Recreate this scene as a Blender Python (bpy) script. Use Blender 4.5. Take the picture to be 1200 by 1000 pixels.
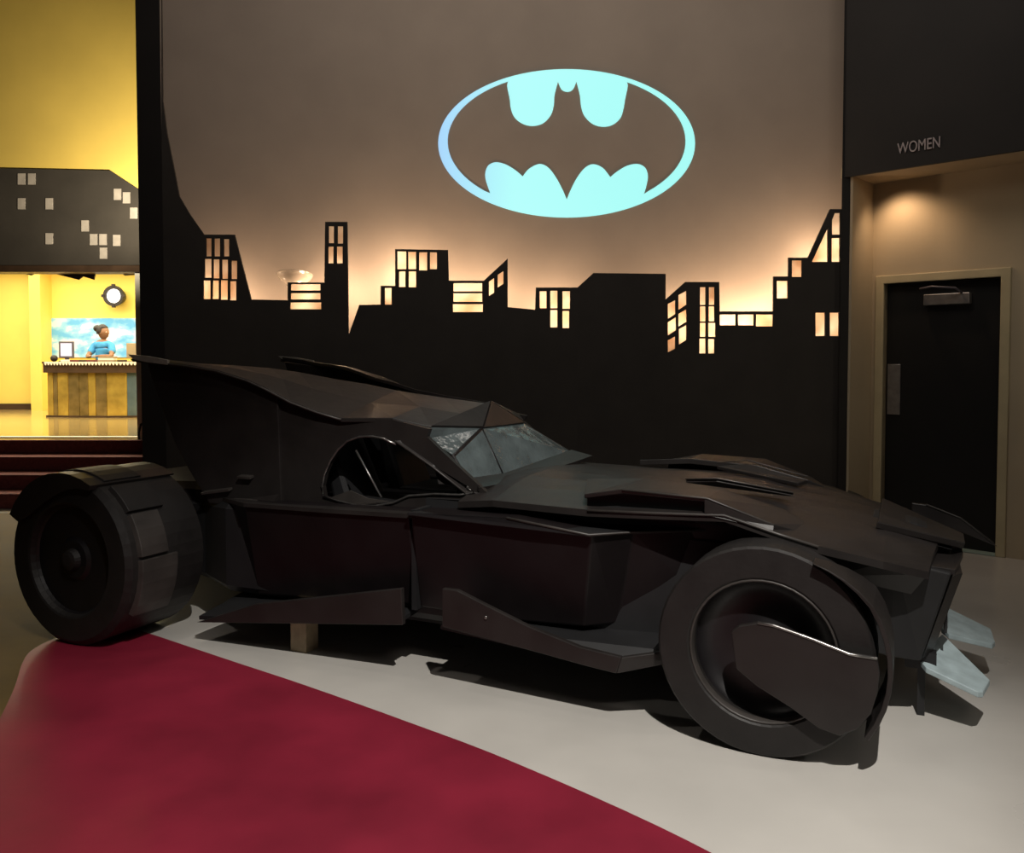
import bpy, bmesh, math, random
from mathutils import Vector, Matrix
from mathutils.geometry import tessellate_polygon
random.seed(4)
scene = bpy.context.scene
for o in list(bpy.data.objects): bpy.data.objects.remove(o)
COL = scene.collection

# ------------------------------------------------------------------ camera
PITCH = 0.037
cam_d = bpy.data.cameras.new('camera'); cam_d.sensor_width = 36; cam_d.lens = 30
cam_d.shift_y = -38/1200; cam_d.clip_end = 200
cam = bpy.data.objects.new('camera', cam_d); COL.objects.link(cam)
cam.location = (0, 0, 1.5); cam.rotation_euler = (math.pi/2 - PITCH, 0, 0)
scene.camera = cam

# ------------------------------------------------------------------ world, lights, exposure
scene.view_settings.view_transform = 'Standard'; scene.view_settings.look = 'None'
scene.view_settings.gamma = 1; scene.view_settings.exposure = 0.0
scene.view_settings.use_curve_mapping = False
world = bpy.data.worlds.new('world'); scene.world = world; world.use_nodes = True
world.node_tree.nodes['Background'].inputs[0].default_value = (1, .88, .78, 1)
world.node_tree.nodes['Background'].inputs[1].default_value = 0.02

def spot(name, loc, target, power, color, angle, blend=.3, radius=.03):
    d = bpy.data.lights.new(name, 'SPOT'); d.energy = power; d.color = color
    d.spot_size = math.radians(angle); d.spot_blend = blend; d.shadow_soft_size = radius
    o = bpy.data.objects.new(name, d); COL.objects.link(o); o.location = loc
    o.rotation_euler = (Vector(target) - Vector(loc)).to_track_quat('-Z', 'Y').to_euler(); return o
def area(name, loc, target, power, color, sx, sy):
    d = bpy.data.lights.new(name, 'AREA'); d.energy = power; d.color = color
    d.shape = 'RECTANGLE'; d.size = sx; d.size_y = sy
    o = bpy.data.objects.new(name, d); COL.objects.link(o); o.location = loc
    o.rotation_euler = (Vector(target) - Vector(loc)).to_track_quat('-Z', 'Y').to_euler(); return o
def bulb_light(name, loc, power, color, radius=.03):
    d = bpy.data.lights.new(name, 'POINT'); d.energy = power; d.color = color; d.shadow_soft_size = radius
    o = bpy.data.objects.new(name, d); COL.objects.link(o); o.location = loc; return o

WARM = (1, .69, .44)
spot('hall_spot', (.75, .2, 4.8), (.05, 3.15, 0), 1250, (1, .95, .88), 56, .8, .035)
spot('hall_spot_rear', (-2.2, 3.2, 5.4), (-1.9, 3.6, 0), 60, (1, .90, .80), 75, .8, .06)
spot('side_spot', (6.0, 1.6, 3.4), (.4, 3.5, .7), 80, (1, .92, .84), 34, .8, .05)
spot('alcove_fill', (5.6, 2.2, 3.6), (2.85, 7.0, 1.9), 48, (1, .90, .68), 30, .8, .05)  # spot added to brighten the left side of the alcove
area('wall_fill', (.2, 4.7, 6.05), (.2, 7.3, 2.4), 48, (1, .90, .80), 4.5, .4)  # area light added to lift the wall and boards, no fixture there
area('hall_ceiling_wash', (1.5, -1.5, 5.2), (.3, 4.5, .4), 22, (1, .88, .78), 1.6, 1.0)
area('lobby_ceiling_light', (-7.0, 13.2, 3.25), (-7.0, 13.2, 0), 470, (1, .90, .66), 6.0, 4.5)
spot('header_wash', (-3.62, 8.5, 3.0), (-4.7, 9.7, 3.8), 260, (1, .86, .6), 120, .8, .05)
spot('alcove_leak_fill', (3.02, 6.93, 2.93), (3.3, 7.02, 2.2), 15, (1, .66, .40), 120, .9, .05)  # added lamp standing in for warm light leaking in from the left

# ------------------------------------------------------------------ pixel rays (1200x1000 frame) to points at a known distance
CP = Vector((0, 0, 1.5))
FW = Vector((0, math.cos(PITCH), -math.sin(PITCH))); UPV = Vector((0, math.sin(PITCH), math.cos(PITCH)))
def ray(x, y): return FW + Vector((1, 0, 0))*((x-600)/1000) - UPV*((y-462)/1000)
def at(x, y, Y):
    r = ray(x, y); return CP + r*(Y/r.y)
def fl(x, y, z=0):
    r = ray(x, y); return CP + r*((z-1.5)/r.z)
TH = math.radians(25)
CO = Vector((.956, 3.189, 0)); CU = Vector((math.cos(TH), -math.sin(TH), 0)); CV = Vector((math.sin(TH), math.cos(TH), 0))
def cp(x, y, w):                      # car coordinates (along, across, up) of a ray at the depth across = w
    r = ray(x, y); t = ((CO + CV*w - CP).dot(CV))/r.dot(CV); d = CP + r*t - CO
    return Vector((d.dot(CU), d.dot(CV), d.z))
def cps(x, y, s):
    r = ray(x, y); t = ((CO + CU*s - CP).dot(CU))/r.dot(CU); d = CP + r*t - CO
    return Vector((d.dot(CU), d.dot(CV), d.z))
WC = .95
def mir(p): return Vector((p[0], 2*WC - p[1], p[2]))

# ------------------------------------------------------------------ materials
MATS = {}
def mat(name, col, rough=.5, metal=0, emit=None, es=0, noise=0, nscale=8, bump=0, bscale=60, spec=.5, coat=0, trans=0, rvar=0, alpha=1, bdist=.01):
    m = bpy.data.materials.new(name); m.use_nodes = True; MATS[name] = m
    nt = m.node_tree; b = nt.nodes['Principled BSDF']
    b.inputs['Base Color'].default_value = (*col, 1); b.inputs['Roughness'].default_value = rough
    b.inputs['Metallic'].default_value = metal; b.inputs['Specular IOR Level'].default_value = spec
    b.inputs['Coat Weight'].default_value = coat; b.inputs['Coat Roughness'].default_value = .12
    b.inputs['Transmission Weight'].default_value = trans; b.inputs['Alpha'].default_value = alpha
    if emit: b.inputs['Emission Color'].default_value = (*emit, 1); b.inputs['Emission Strength'].default_value = es
    tc = nt.nodes.new('ShaderNodeTexCoord')
    if noise or rvar:
        n = nt.nodes.new('ShaderNodeTexNoise'); n.inputs['Scale'].default_value = nscale; n.inputs['Detail'].default_value = 6
        nt.links.new(tc.outputs['Object'], n.inputs['Vector'])
        if noise:
            r = nt.nodes.new('ShaderNodeValToRGB'); r.color_ramp.elements[0].position = .3; r.color_ramp.elements[1].position = .7
            r.color_ramp.elements[0].color = (*[c*(1-noise) for c in col], 1); r.color_ramp.elements[1].color = (*[min(1, c*(1+noise)) for c in col], 1)
            nt.links.new(n.outputs['Fac'], r.inputs['Fac']); nt.links.new(r.outputs['Color'], b.inputs['Base Color'])
        if rvar:
            mr = nt.nodes.new('ShaderNodeMapRange'); mr.inputs['To Min'].default_value = max(0, rough-rvar); mr.inputs['To Max'].default_value = rough+rvar
            nt.links.new(n.outputs['Fac'], mr.inputs['Value']); nt.links.new(mr.outputs['Result'], b.inputs['Roughness'])
    if bump:
        n2 = nt.nodes.new('ShaderNodeTexNoise'); n2.inputs['Scale'].default_value = bscale; n2.inputs['Detail'].default_value = 4
        nt.links.new(tc.outputs['Object'], n2.inputs['Vector'])
        bp = nt.nodes.new('ShaderNodeBump'); bp.inputs['Strength'].default_value = bump; bp.inputs['Distance'].default_value = bdist
        nt.links.new(n2.outputs['Fac'], bp.inputs['Height']); nt.links.new(bp.outputs['Normal'], b.inputs['Normal'])
    return m
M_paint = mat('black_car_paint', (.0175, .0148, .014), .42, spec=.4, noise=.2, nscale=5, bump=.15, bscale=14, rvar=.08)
M_side = mat('black_paint_shaded_side', (.0075, .0055, .006), .45, spec=.28, noise=.25, nscale=4, bump=.12, bscale=10, rvar=.08)  # darker copy of the car paint, shade of the flanks in its colour
M_tire = mat('tyre_black', (.012, .0105, .010), .55, spec=.4, noise=.25, nscale=9, bump=.15, bscale=30)
M_rim = mat('rim_black', (.007, .006, .007), .4, noise=.2, nscale=10)
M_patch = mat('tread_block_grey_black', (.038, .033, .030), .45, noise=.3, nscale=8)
M_trim = mat('worn_edge_metal', (.30, .29, .28), .3, .9, noise=.3, nscale=30)
M_glass = mat('acrylic_windscreen', (.085, .105, .108), .16, noise=.25, nscale=7, bump=.9, bscale=5, bdist=.05, spec=.9, alpha=.88)
M_flap = mat('pale_blue_grey_paint', (.34, .42, .44), .5, noise=.18, nscale=14)
M_inside = mat('cockpit_and_shade_dark', (.008, .008, .009), .6, noise=.2)
M_wood = mat('bare_timber', (.35, .27, .17), .6, noise=.2, nscale=20)
M_board = mat('skyline_board_black', (.040, .034, .029), .8, noise=.15, nscale=3, bump=.1, bscale=20)
M_wall = mat('tan_wall', (.42, .35, .29), .8, noise=.06, nscale=2, bump=.05, bscale=40)
M_alcove = mat('tan_alcove_wall', (.46, .38, .26), .75, noise=.06, nscale=2, bump=.05, bscale=40)
M_black = mat('black_wall_paint', (.011, .0085, .0075), .65, noise=.25, nscale=3)
M_door = mat('door_black', (.0035, .0033, .0033), .5, noise=.2, nscale=5)
M_frame = mat('cream_door_frame', (.50, .43, .27), .5, noise=.08, nscale=6)
M_steel = mat('brushed_steel', (.34, .32, .31), .4, .8, noise=.15, nscale=20)
M_yellow = mat('yellow_wall_paint', (.85, .62, .14), .7, noise=.05, nscale=2, bump=.05, bscale=30)
M_yellow2 = mat('yellow_lobby_paint', (.88, .70, .16), .7, noise=.05, nscale=2)
M_greywin = mat('grey_painted_pane', (.40, .36, .33), .6, noise=.12, nscale=12)
M_carpet = mat('maroon_step_carpet', (.17, .042, .040), .9, noise=.25, nscale=30, bump=.3, bscale=200)
M_lfloor = mat('lobby_floor_tile', (.42, .30, .12), .12, noise=.12, nscale=3, coat=.3)
M_gold = mat('polished_gold_metal', (.85, .60, .14), .16, .65, noise=.25, nscale=6, bump=.35, bscale=4)
M_gold_dark = mat('gold_dark_reflection', (.45, .34, .14), .18, .7, noise=.3, nscale=6, bump=.35, bscale=4)
M_gold_blue = mat('gold_blue_reflection', (.20, .30, .38), .2, .6, noise=.2, nscale=6)
M_white = mat('white_paint', (.85, .82, .76), .5, noise=.04)
M_beige = mat('beige_plastic', (.38, .30, .19), .5, noise=.05)
M_darkbrown = mat('dark_brown_laminate', (.06, .035, .022), .4, noise=.2)
M_darkgrey = mat('dark_grey_plastic', (.10, .09, .11), .45, noise=.1)
M_screen = mat('pale_lavender_screen', (.5, .5, .68), .3, emit=(.52, .52, .78), es=.55, noise=.1)
M_skin = mat('brown_skin', (.23, .11, .055), .5, noise=.1, nscale=15)
M_hair = mat('black_hair', (.014, .009, .008), .55, noise=.3, nscale=40, bump=.4, bscale=90)
M_shirt = mat('blue_shirt_cloth', (.05, .30, .62), .8, noise=.12, nscale=14, bump=.2, bscale=60)
M_trousers = mat('dark_trousers', (.03, .03, .04), .8, noise=.2)
M_lampface = mat('lamp_face', (.9, .9, .95), .4, emit=(.95, .95, 1), es=1.6)
M_bulb = mat('hot_bulb', (1, .9, .7), .4, emit=(1, .82, .58), es=14)
M_bowl = mat('clear_pale_plastic', (.75, .66, .55), .15, spec=.8, alpha=.45)
M_tip = mat('lit_tip_grey', (.26, .25, .22), .45, noise=.2, nscale=20)
M_letters = mat('grey_letters', (.42, .37, .38), .5, noise=.05)
M_green = mat('threshold_glow_green', (.40, .52, .46), .35, .2, noise=.1)

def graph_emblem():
    m = bpy.data.materials.new('cyan_projected_light'); m.use_nodes = True; nt = m.node_tree; b = nt.nodes['Principled BSDF']
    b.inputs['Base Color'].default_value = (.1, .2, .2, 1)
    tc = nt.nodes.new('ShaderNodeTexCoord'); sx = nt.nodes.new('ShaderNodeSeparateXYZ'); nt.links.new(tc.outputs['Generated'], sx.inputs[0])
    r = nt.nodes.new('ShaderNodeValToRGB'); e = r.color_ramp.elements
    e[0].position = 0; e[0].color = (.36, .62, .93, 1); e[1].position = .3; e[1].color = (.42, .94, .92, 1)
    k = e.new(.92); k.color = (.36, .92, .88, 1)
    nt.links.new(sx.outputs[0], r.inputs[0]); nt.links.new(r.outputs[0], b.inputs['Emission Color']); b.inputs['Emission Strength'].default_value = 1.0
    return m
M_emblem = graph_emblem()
def paper():
    m = bpy.data.materials.new('translucent_cream_paper'); m.use_nodes = True; nt = m.node_tree
    nt.nodes.remove(nt.nodes['Principled BSDF']); out = nt.nodes['Material Output']
    d = nt.nodes.new('ShaderNodeBsdfDiffuse'); t = nt.nodes.new('ShaderNodeBsdfTranslucent'); mx = nt.nodes.new('ShaderNodeMixShader')
    tc = nt.nodes.new('ShaderNodeTexCoord'); n = nt.nodes.new('ShaderNodeTexNoise'); n.inputs['Scale'].default_value = 4
    r = nt.nodes.new('ShaderNodeValToRGB'); r.color_ramp.elements[0].position = .35; r.color_ramp.elements[1].position = .65; r.color_ramp.elements[0].color = (.62, .50, .40, 1); r.color_ramp.elements[1].color = (.9, .87, .82, 1)
    nt.links.new(tc.outputs['Object'], n.inputs['Vector']); nt.links.new(n.outputs['Fac'], r.inputs[0]); nt.links.new(r.outputs[0], t.inputs[0]); nt.links.new(r.outputs[0], d.inputs[0])
    mx.inputs[0].default_value = .75; nt.links.new(d.outputs[0], mx.inputs[1]); nt.links.new(t.outputs[0], mx.inputs[2]); nt.links.new(mx.outputs[0], out.inputs[0]); return m
M_paper = paper()

def concrete():
    m = mat('polished_concrete', (.51, .49, .455), .30, noise=.10, nscale=1.3, bump=.04, bscale=25, rvar=.08, coat=.15)
    return m
M_floor = concrete()
M_tan = mat('tan_floor_yellow_sheen', (.11, .072, .024), .7, spec=.15, noise=.25, nscale=1.5, bump=.05, bscale=25, rvar=.08)
M_red = mat('red_stained_concrete', (.19, .011, .028), .55, spec=.25, noise=.28, nscale=1.6, bump=.05, bscale=25, rvar=.08, coat=.04)
def poster_mat():
    m = bpy.data.materials.new('sky_poster_print'); m.use_nodes = True; nt = m.node_tree; b = nt.nodes['Principled BSDF']; b.inputs['Roughness'].default_value = .5
    tc = nt.nodes.new('ShaderNodeTexCoord'); mp = nt.nodes.new('ShaderNodeMapping'); mp.inputs['Scale'].default_value = (3.2, 1, 6.0); mp.inputs['Location'].default_value = (1.3, 0, .2)
    nt.links.new(tc.outputs['Object'], mp.inputs[0])
    n = nt.nodes.new('ShaderNodeTexNoise'); n.inputs['Scale'].default_value = .8; n.inputs['Detail'].default_value = 5; nt.links.new(mp.outputs[0], n.inputs['Vector'])
    r = nt.nodes.new('ShaderNodeValToRGB'); e = r.color_ramp.elements
    e[0].position = .40; e[0].color = (.12, .42, .82, 1); e[1].position = .62; e[1].color = (.85, .80, .88, 1)
    k = e.new(.5); k.color = (.28, .58, .85, 1)
    nt.links.new(n.outputs['Fac'], r.inputs[0]); nt.links.new(r.outputs[0], b.inputs['Base Color']); return m
M_poster = poster_mat()

# ------------------------------------------------------------------ builders
def tag(o, label, cat, group=None):
    o['label'] = label; o['category'] = cat
    if group: o['group'] = group
    return o
def struct(o): o['kind'] = 'structure'; return o
def thing(name, label, cat, loc=(0, 0, 0), rz=0, group=None):
    o = bpy.data.objects.new(name, None); COL.objects.link(o); o.location = loc; o.rotation_euler = (0, 0, rz); o.empty_display_size = .1
    return tag(o, label, cat, group)
def mk(name, verts, faces, m, parent=None, smooth=False, recalc=True, bevel=0, loc=None):
    bm = bmesh.new(); vs = [bm.verts.new(Vector(v)) for v in verts]
    for f in faces:
        try: bm.faces.new([vs[i] for i in f])
        except ValueError: pass
    if recalc: bmesh.ops.recalc_face_normals(bm, faces=bm.faces)
    if bevel: bmesh.ops.bevel(bm, geom=[e for e in bm.edges if len(e.link_faces) == 2 and e.calc_face_angle(0) > .5], offset=bevel, segments=2, affect='EDGES', profile=.5)
    return link(name, bm, m, parent, smooth, loc)
def link(name, bm, m, parent=None, smooth=False, loc=None):
    me = bpy.data.meshes.new(name); bm.to_mesh(me); bm.free(); me.materials.append(m)
    if smooth:
        for p in me.polygons: p.use_smooth = True
    o = bpy.data.objects.new(name, me); COL.objects.link(o)
    if parent: o.parent = parent
    if loc is not None: o.location = loc
    return o
def box(name, a, b, m, parent=None, bevel=0):
    x0, y0, z0 = a; x1, y1, z1 = b
    v = [(x0, y0, z0), (x1, y0, z0), (x1, y1, z0), (x0, y1, z0), (x0, y0, z1), (x1, y0, z1), (x1, y1, z1), (x0, y1, z1)]
    return mk(name, v, [(0, 3, 2, 1), (4, 5, 6, 7), (0, 1, 5, 4), (1, 2, 6, 5), (2, 3, 7, 6), (3, 0, 4, 7)], m, parent, bevel=bevel)
def plate_data(loops, off):
    """solid slab: outer loop and hole loops (3-D points), thickened by the vector off"""
    loops = [[Vector(p) for p in l] for l in loops]; off = Vector(off)
    tris = tessellate_polygon(loops); flat = [p for l in loops for p in l]; n = len(flat)
    verts = flat + [p + off for p in flat]
    faces = [tuple(t) for t in tris] + [tuple(i + n for i in reversed(t)) for t in tris]
    k = 0
    for l in loops:
        m_ = len(l)
        for i in range(m_):
            a, b = k + i, k + (i + 1) % m_
            faces.append((a, b, b + n, a + n))
        k += m_
    return verts, faces
def plate(name, loops, off, m, parent=None, bevel=0):
    v, f = plate_data(loops, off); return mk(name, v, f, m, parent, bevel=bevel)
def quad_slab(name, pts, th, m, parent=None, bevel=0):
    pts = [Vector(p) for p in pts]; c = sum(pts, Vector())/len(pts)
    n = Vector()
    for i in range(len(pts)): n += (pts[i]-c).cross(pts[(i+1) % len(pts)]-c)
    n.normalize(); return plate(name, [pts], n*th, m, parent, bevel)
def lathe(name, prof, m, parent=None, seg=48, smooth=False, mtx=None):
    """profile (axial, radius) turned about the local Y axis"""
    verts = []; faces = []; n = len(prof)
    for i in range(seg):
        a = 2*math.pi*i/seg
        for (y, r) in prof: verts.append(Vector((r*math.cos(a), y, r*math.sin(a))))
    for i in range(seg):
        for j in range(n-1):
            a, b = i*n+j, ((i+1) % seg)*n+j
            faces.append((a, b, b+1, a+1))
    if mtx: verts = [mtx @ v for v in verts]
    o = mk(name, verts, faces, m, parent)
    bm = bmesh.new(); bm.from_mesh(o.data); bmesh.ops.remove_doubles(bm, verts=bm.verts, dist=1e-4); bm.to_mesh(o.data); bm.free()
    if smooth:
        for p in o.data.polygons: p.use_smooth = True
    return o
def tube(name, path, r, m, parent=None, seg=8, closed=False):
    path = [Vector(p) for p in path]; n = len(path); verts = []; faces = []
    for i, p in enumerate(path):
        d = (path[(i+1) % n] - path[i-1]) if closed else (path[min(i+1, n-1)] - path[max(i-1, 0)])
        d.normalize(); a = d.cross(Vector((0, 0, 1)))
        if a.length < .05: a = d.cross(Vector((0, 1, 0)))
        a.normalize(); b = d.cross(a)
        for k in range(seg):
            t = 2*math.pi*k/seg; verts.append(p + a*r*math.cos(t) + b*r*math.sin(t))
    for i in range(n if closed else n-1):
        for k in range(seg):
            faces.append((i*seg+k, i*seg+(k+1) % seg, ((i+1) % n)*seg+(k+1) % seg, ((i+1) % n)*seg+k))
    if not closed: faces += [tuple(range(seg)), tuple((n-1)*seg+k for k in reversed(range(seg)))]
    return mk(name, verts, faces, m, parent, smooth=True)
def ball(name, c, r, m, parent=None, scale=(1, 1, 1), seg=16):
    bm = bmesh.new(); bmesh.ops.create_uvsphere(bm, u_segments=seg, v_segments=seg//2+2, radius=r)
    for v in bm.verts: v.co = Vector((v.co.x*scale[0], v.co.y*scale[1], v.co.z*scale[2])) + Vector(c)
    return link(name, bm, m, parent, True)
def smooth_path(pts, n=8, closed=False):
    pts = [Vector(p) for p in pts]; out = []; N = len(pts)
    for i in range(N if closed else N-1):
        g = lambda k: pts[k % N] if closed else pts[max(0, min(N-1, k))]
        p0, p1, p2, p3 = g(i-1), g(i), g(i+1), g(i+2)
        for k in range(n):
            t = k/n
            out.append(.5*((2*p1) + (p2-p0)*t + (2*p0-5*p1+4*p2-p3)*t*t + (3*p1-p0-3*p2+p3)*t**3))
    if not closed: out.append(pts[-1])
    return out

# ================================================================== THE SETTING
YB = 7.0                              # skyline boards
YW = 7.44                              # tan wall behind them
D = Vector((.7193, -.6947, 0)); N = Vector((-.6947, -.7193, 0)); C = Vector((3.045, 7.24, 0))
def wt(px):                            # distance along the restroom wall for a pixel column
    k = (px-600)/1000/math.cos(PITCH)**0
    return (k*C.y - C.x)/(D.x - k*D.y)
def wz(px, py, off=0):
    o = C + N*off; r = ray(px, py); t = ((o-CP).dot(N))/r.dot(N); return (CP + r*t)
def wtt(px, py, off=0): return (wz(px, py, off) - C).dot(D)
def wp(t, z, off=0): return C + D*t + N*off + Vector((0, 0, z))

HF = .62                                # lobby floor level
# main floor with a step up to the lobby
struct(plate('floor', [[(-12, -4, 0), (9, -4, 0), (9, 8.7, 0), (-12, 8.7, 0)]], (0, 0, -.1), M_floor))
left = smooth_path([(-2.30, 4.86, 0), (-2.47, 4.60, 0), (-2.50, 4.40, 0), (-2.44, 4.20, 0), (-2.28, 3.85, 0), (-2.08, 3.35, 0), (-1.9, 2.9, 0), (-1.75, 2.4, 0), (-1.6, 1.5, 0), (-1.35, -.8, 0), (-1.25, -3.6, 0)], 6)
right = smooth_path([(-2.20, 4.80, 0), (-1.97, 4.64, 0), (-1.42, 4.24, 0), (-.95, 3.9, 0), (-.43, 3.5, 0), (0, 3.15, 0), (.55, 2.62, 0), (.95, 2.1, 0), (1.3, 1.5, 0), (2.0, -.8, 0), (2.3, -3.6, 0)], 6)
loop = left + list(reversed(right))
struct(plate('floor_red_swoosh', [[p + Vector((0, 0, .003)) for p in loop]], (0, 0, -.004), M_red))

tl = [Vector((-2.6, 8.45, 0)), Vector((-2.42, 5.2, 0))] + left + [Vector((-1.25, -3.8, 0)), Vector((-11.5, -3.8, 0)), Vector((-11.5, 8.45, 0))]
struct(plate('floor_tan', [[p + Vector((0, 0, .0015)) for p in tl]], (0, 0, -.002), M_tan))  # tan floor, its colour also carrying the yellow lobby's reflection
# tan wall behind the skyline, black end post at the left, black post at the right
struct(box('wall_back', (-3.14, YW, 0), (2.90, YW+.12, 6.2), M_wall))
YP = 6.95
def edge(px, Y): return (px-600)/1000*Y
struct(plate('wall_left', [[(edge(165.5, YP), YP, 0), (edge(193.5, YP), YP, 0), (edge(193.5, YP+.03), YP+.03, 0), (edge(182, YP+.035), YP+.035, 0), (edge(181, YW), YW, 0), (edge(181, YW), 9.1, 0), (edge(170, YW), 9.1, 0), (edge(170, YW), YW, 0)]], (0, 0, 6.2), M_black))
struct(plate('trim_1', [[(edge(983.5, YP), YP, 0), (edge(994, YP), YP, 0), (edge(1003, YW), YW, 0), (edge(997, YW), YW, 0), (edge(994, YP+.035), YP+.035, 0), (edge(983.5, YP+.035), YP+.035, 0)]], (0, 0, 6.2), M_black))
# restroom wall with the door opening
t0, t1 = wtt(1034, 500), wtt(1170, 500); zh = wz(1100, 329).z
L = 3.6
struct(plate('wall_right', [[wp(0, 0), wp(t0, 0), wp(t0, zh), wp(t1, zh), wp(t1, 0), wp(L, 0), wp(L, 3.0), wp(0, 3.0)]], -N*.14, M_alcove))
struct(plate('wall_right_return', [[wp(0, 0), wp(0, 3.0), wp(0, 3.0, .43), wp(0, 0, .43)]], -D*.02, M_alcove))
struct(plate('ceiling_alcove', [[wp(-.1, 3.0, -.14), wp(L, 3.0, -.14), wp(L, 3.0, .43), wp(-.1, 3.0, .43)]], (0, 0, .08), M_alcove))
struct(plate('wall_right_fascia', [[wp(-.06, 2.995, .43), wp(L, 2.995, .43), wp(L, 6.2, .43), wp(-.06, 6.2, .43)]], N*.03, M_black))
struct(box('ceiling', (-12, -4, 6.2), (9, 17, 6.3), M_black))
struct(box('wall_far_left', (-12.1, -4, 0), (-12, 17, 6.2), M_black))

# door
dr = bpy.data.objects.new('door_1', None); COL.objects.link(dr); struct(dr)
plate('door_slab', [[wp(t0+.005, .012, -.06), wp(t1-.005, .012, -.06), wp(t1-.005, zh-.005, -.06), wp(t0+.005, zh-.005, -.06)]], -N*.045, M_door, dr)
fw_ = .068
plate('door_frame', [[wp(t0-fw_, 0, .02), wp(t0, 0, .02), wp(t0, zh, .02), wp(t1, zh, .02), wp(t1, 0, .02), wp(t1+fw_, 0, .02), wp(t1+fw_, zh+fw_, .02), wp(t0-fw_, zh+fw_, .02)]], -N*.13, M_frame, dr, bevel=.006)
a, b = wtt(1040, 450, -.05), wtt(1055, 450, -.05); za, zb = wz(1047, 486, -.05).z, wz(1047, 427, -.05).z
plate('push_plate', [[wp(a, za, -.045), wp(b, za, -.045), wp(b, zb, -.045), wp(a, zb, -.045)]], -N*.015, M_steel, dr, bevel=.003)
a, b = wtt(1083, 350, -.02), wtt(1137, 350, -.02); za, zb = wz(1110, 357, -.02).z, wz(1110, 344, -.02).z
clo = plate('door_closer', [[wp(a, za, .0), wp(b, za, .0), wp(b, zb, .0), wp(a, zb, .0)]], -N*.06, M_steel, dr, bevel=.006)
tube('closer_arm', [wp(b-.06, zb+.0, .0), wp(b-.09, zb+.035, .05), wp(a+.10, zb+.05, .12), wp(a-.02, zb+.045, .02)], .009, M_darkgrey, clo)
plate('threshold', [[wp(t0, .004, -.10), wp(t1, .004, -.10), wp(t1, .004, .03), wp(t0, .004, .03)]], (0, 0, .010), M_green, dr)  # threshold coloured green for the glow through the gap under the door

# WOMEN sign on the black fascia
sg = thing('restroom_sign', 'small grey WOMEN lettering on the black fascia above the restroom door', 'sign', wp(.55, 3.3, .46))
ca, cb = wz(1052, 172, .462), wz(1102, 168, .462)
ta, tb = (ca-C).dot(D), (cb-C).dot(D); zc = wz(1077, 170.5, .462).z
wid = tb-ta; hgt = abs(wz(1077, 165, .462).z - wz(1077, 178, .462).z)
sg.location = wp((ta+tb)/2, zc, .46)
def letters(word, parent, origin, dirv, nrm, width, height, m):
    cur = bpy.data.curves.new('w', 'FONT'); cur.body = word; cur.extrude = .0; cur.size = 1
    tmp = bpy.data.objects.new('w', cur); COL.objects.link(tmp); bpy.context.view_layer.update()
    me = bpy.data.meshes.new_from_object(tmp.evaluated_get(bpy.context.evaluated_depsgraph_get()))
    bpy.data.objects.remove(tmp)
    bm = bmesh.new(); bm.from_mesh(me); bmesh.ops.remove_doubles(bm, verts=bm.verts, dist=1e-5)
    xs = [v.co.x for v in bm.verts]; ys = [v.co.y for v in bm.verts]; x0, x1, y0, y1 = min(xs), max(xs), min(ys), max(ys)
    # islands = letters
    seen = set(); isl = []
    for f in bm.faces:
        if f in seen: continue
        st = [f]; seen.add(f); g = []
        while st:
            q = st.pop(); g.append(q)
            for e in q.edges:
                for k in e.link_faces:
                    if k not in seen: seen.add(k); st.append(k)
        isl.append(g)
    for g in isl:
        idx = {}; V = []; F = []
        for f in g:
            fi = []
            for v in f.verts:
                if v not in idx:
                    idx[v] = len(V); V.append(origin + dirv*((v.co.x-(x0+x1)/2)/(x1-x0)*width) + Vector((0, 0, 1))*((v.co.y-(y0+y1)/2)/(y1-y0)*height))
                fi.append(idx[v])
            F.append(fi)
        n = len(V); cnt = {}
        for f in F:
            for i in range(len(f)):
                e = (f[i], f[(i+1) % len(f)]); cnt[e] = cnt.get(e, 0)+1
        faces = [tuple(f) for f in F] + [tuple(i+n for i in reversed(f)) for f in F]
        for (p, q) in cnt:
            if (q, p) not in cnt: faces.append((p, q, q+n, p+n))
        mk('letter', V + [p - nrm*.012 for p in V], faces, m, parent)
    bm.free()
letters('WOMEN', sg, Vector((0, 0, 0)) + N*.012, D, N, wid, hgt, M_letters)

# ------------------------------------------------------------------ lobby
YH = 9.75
st = bpy.data.objects.new('staircase', None); COL.objects.link(st); tag(st, 'wide maroon carpeted steps rising to the yellow lobby', 'stairs')
nst = 4
for i in range(nst):
    y0 = YH - .32*(nst-1) + .32*i - .1
    z1 = HF*(i+1)/nst
    box('step', (-9.5, y0, z1-HF/nst if i else 0), (-3.2, y0+.34 if i < nst-1 else y0+.06, z1 - (.0 if i < nst-1 else .0)), M_carpet, st, bevel=.012)
struct(box('floor_lobby', (-12, YH-.038, 0), (-2.0, 17, HF), M_lfloor))
struct(box('trim_2', (-9.5, YH+.18, HF), (-4.25, YH+.30, HF+.012), M_white))
struct(box('wall_lobby_back', (-12, 16.0, HF), (-2.0, 16.12, 3.4), M_yellow2))
struct(box('wall_lobby_right', (-3.2, YH+.3, HF), (-3.05, 16.0, 3.4), M_yellow2))
struct(box('ceiling_lobby', (-12, YH+.2, 3.4), (-2.0, 16.1, 3.5), M_white))
a, b = at(35, 400, 15.6).x, at(48, 400, 15.6).x
struct(box('wall_corner_shade', (a, 15.6, HF), (b, 16.0, 3.4), M_yellow))  # column in deeper yellow standing in for a shaded wall corner
a, b = at(10, 476, 15.95).x, at(46, 476, 15.95).x
struct(box('baseboard_back', (a-3, 15.93, HF), (a+.02 + (b-a), 15.998, HF+.11), M_darkbrown))
zb_ = at(90, 316, YH).z
struct(box('wall_header', (-12, YH, zb_), (-3.04, YH+.2, 6.2), M_yellow))
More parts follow.
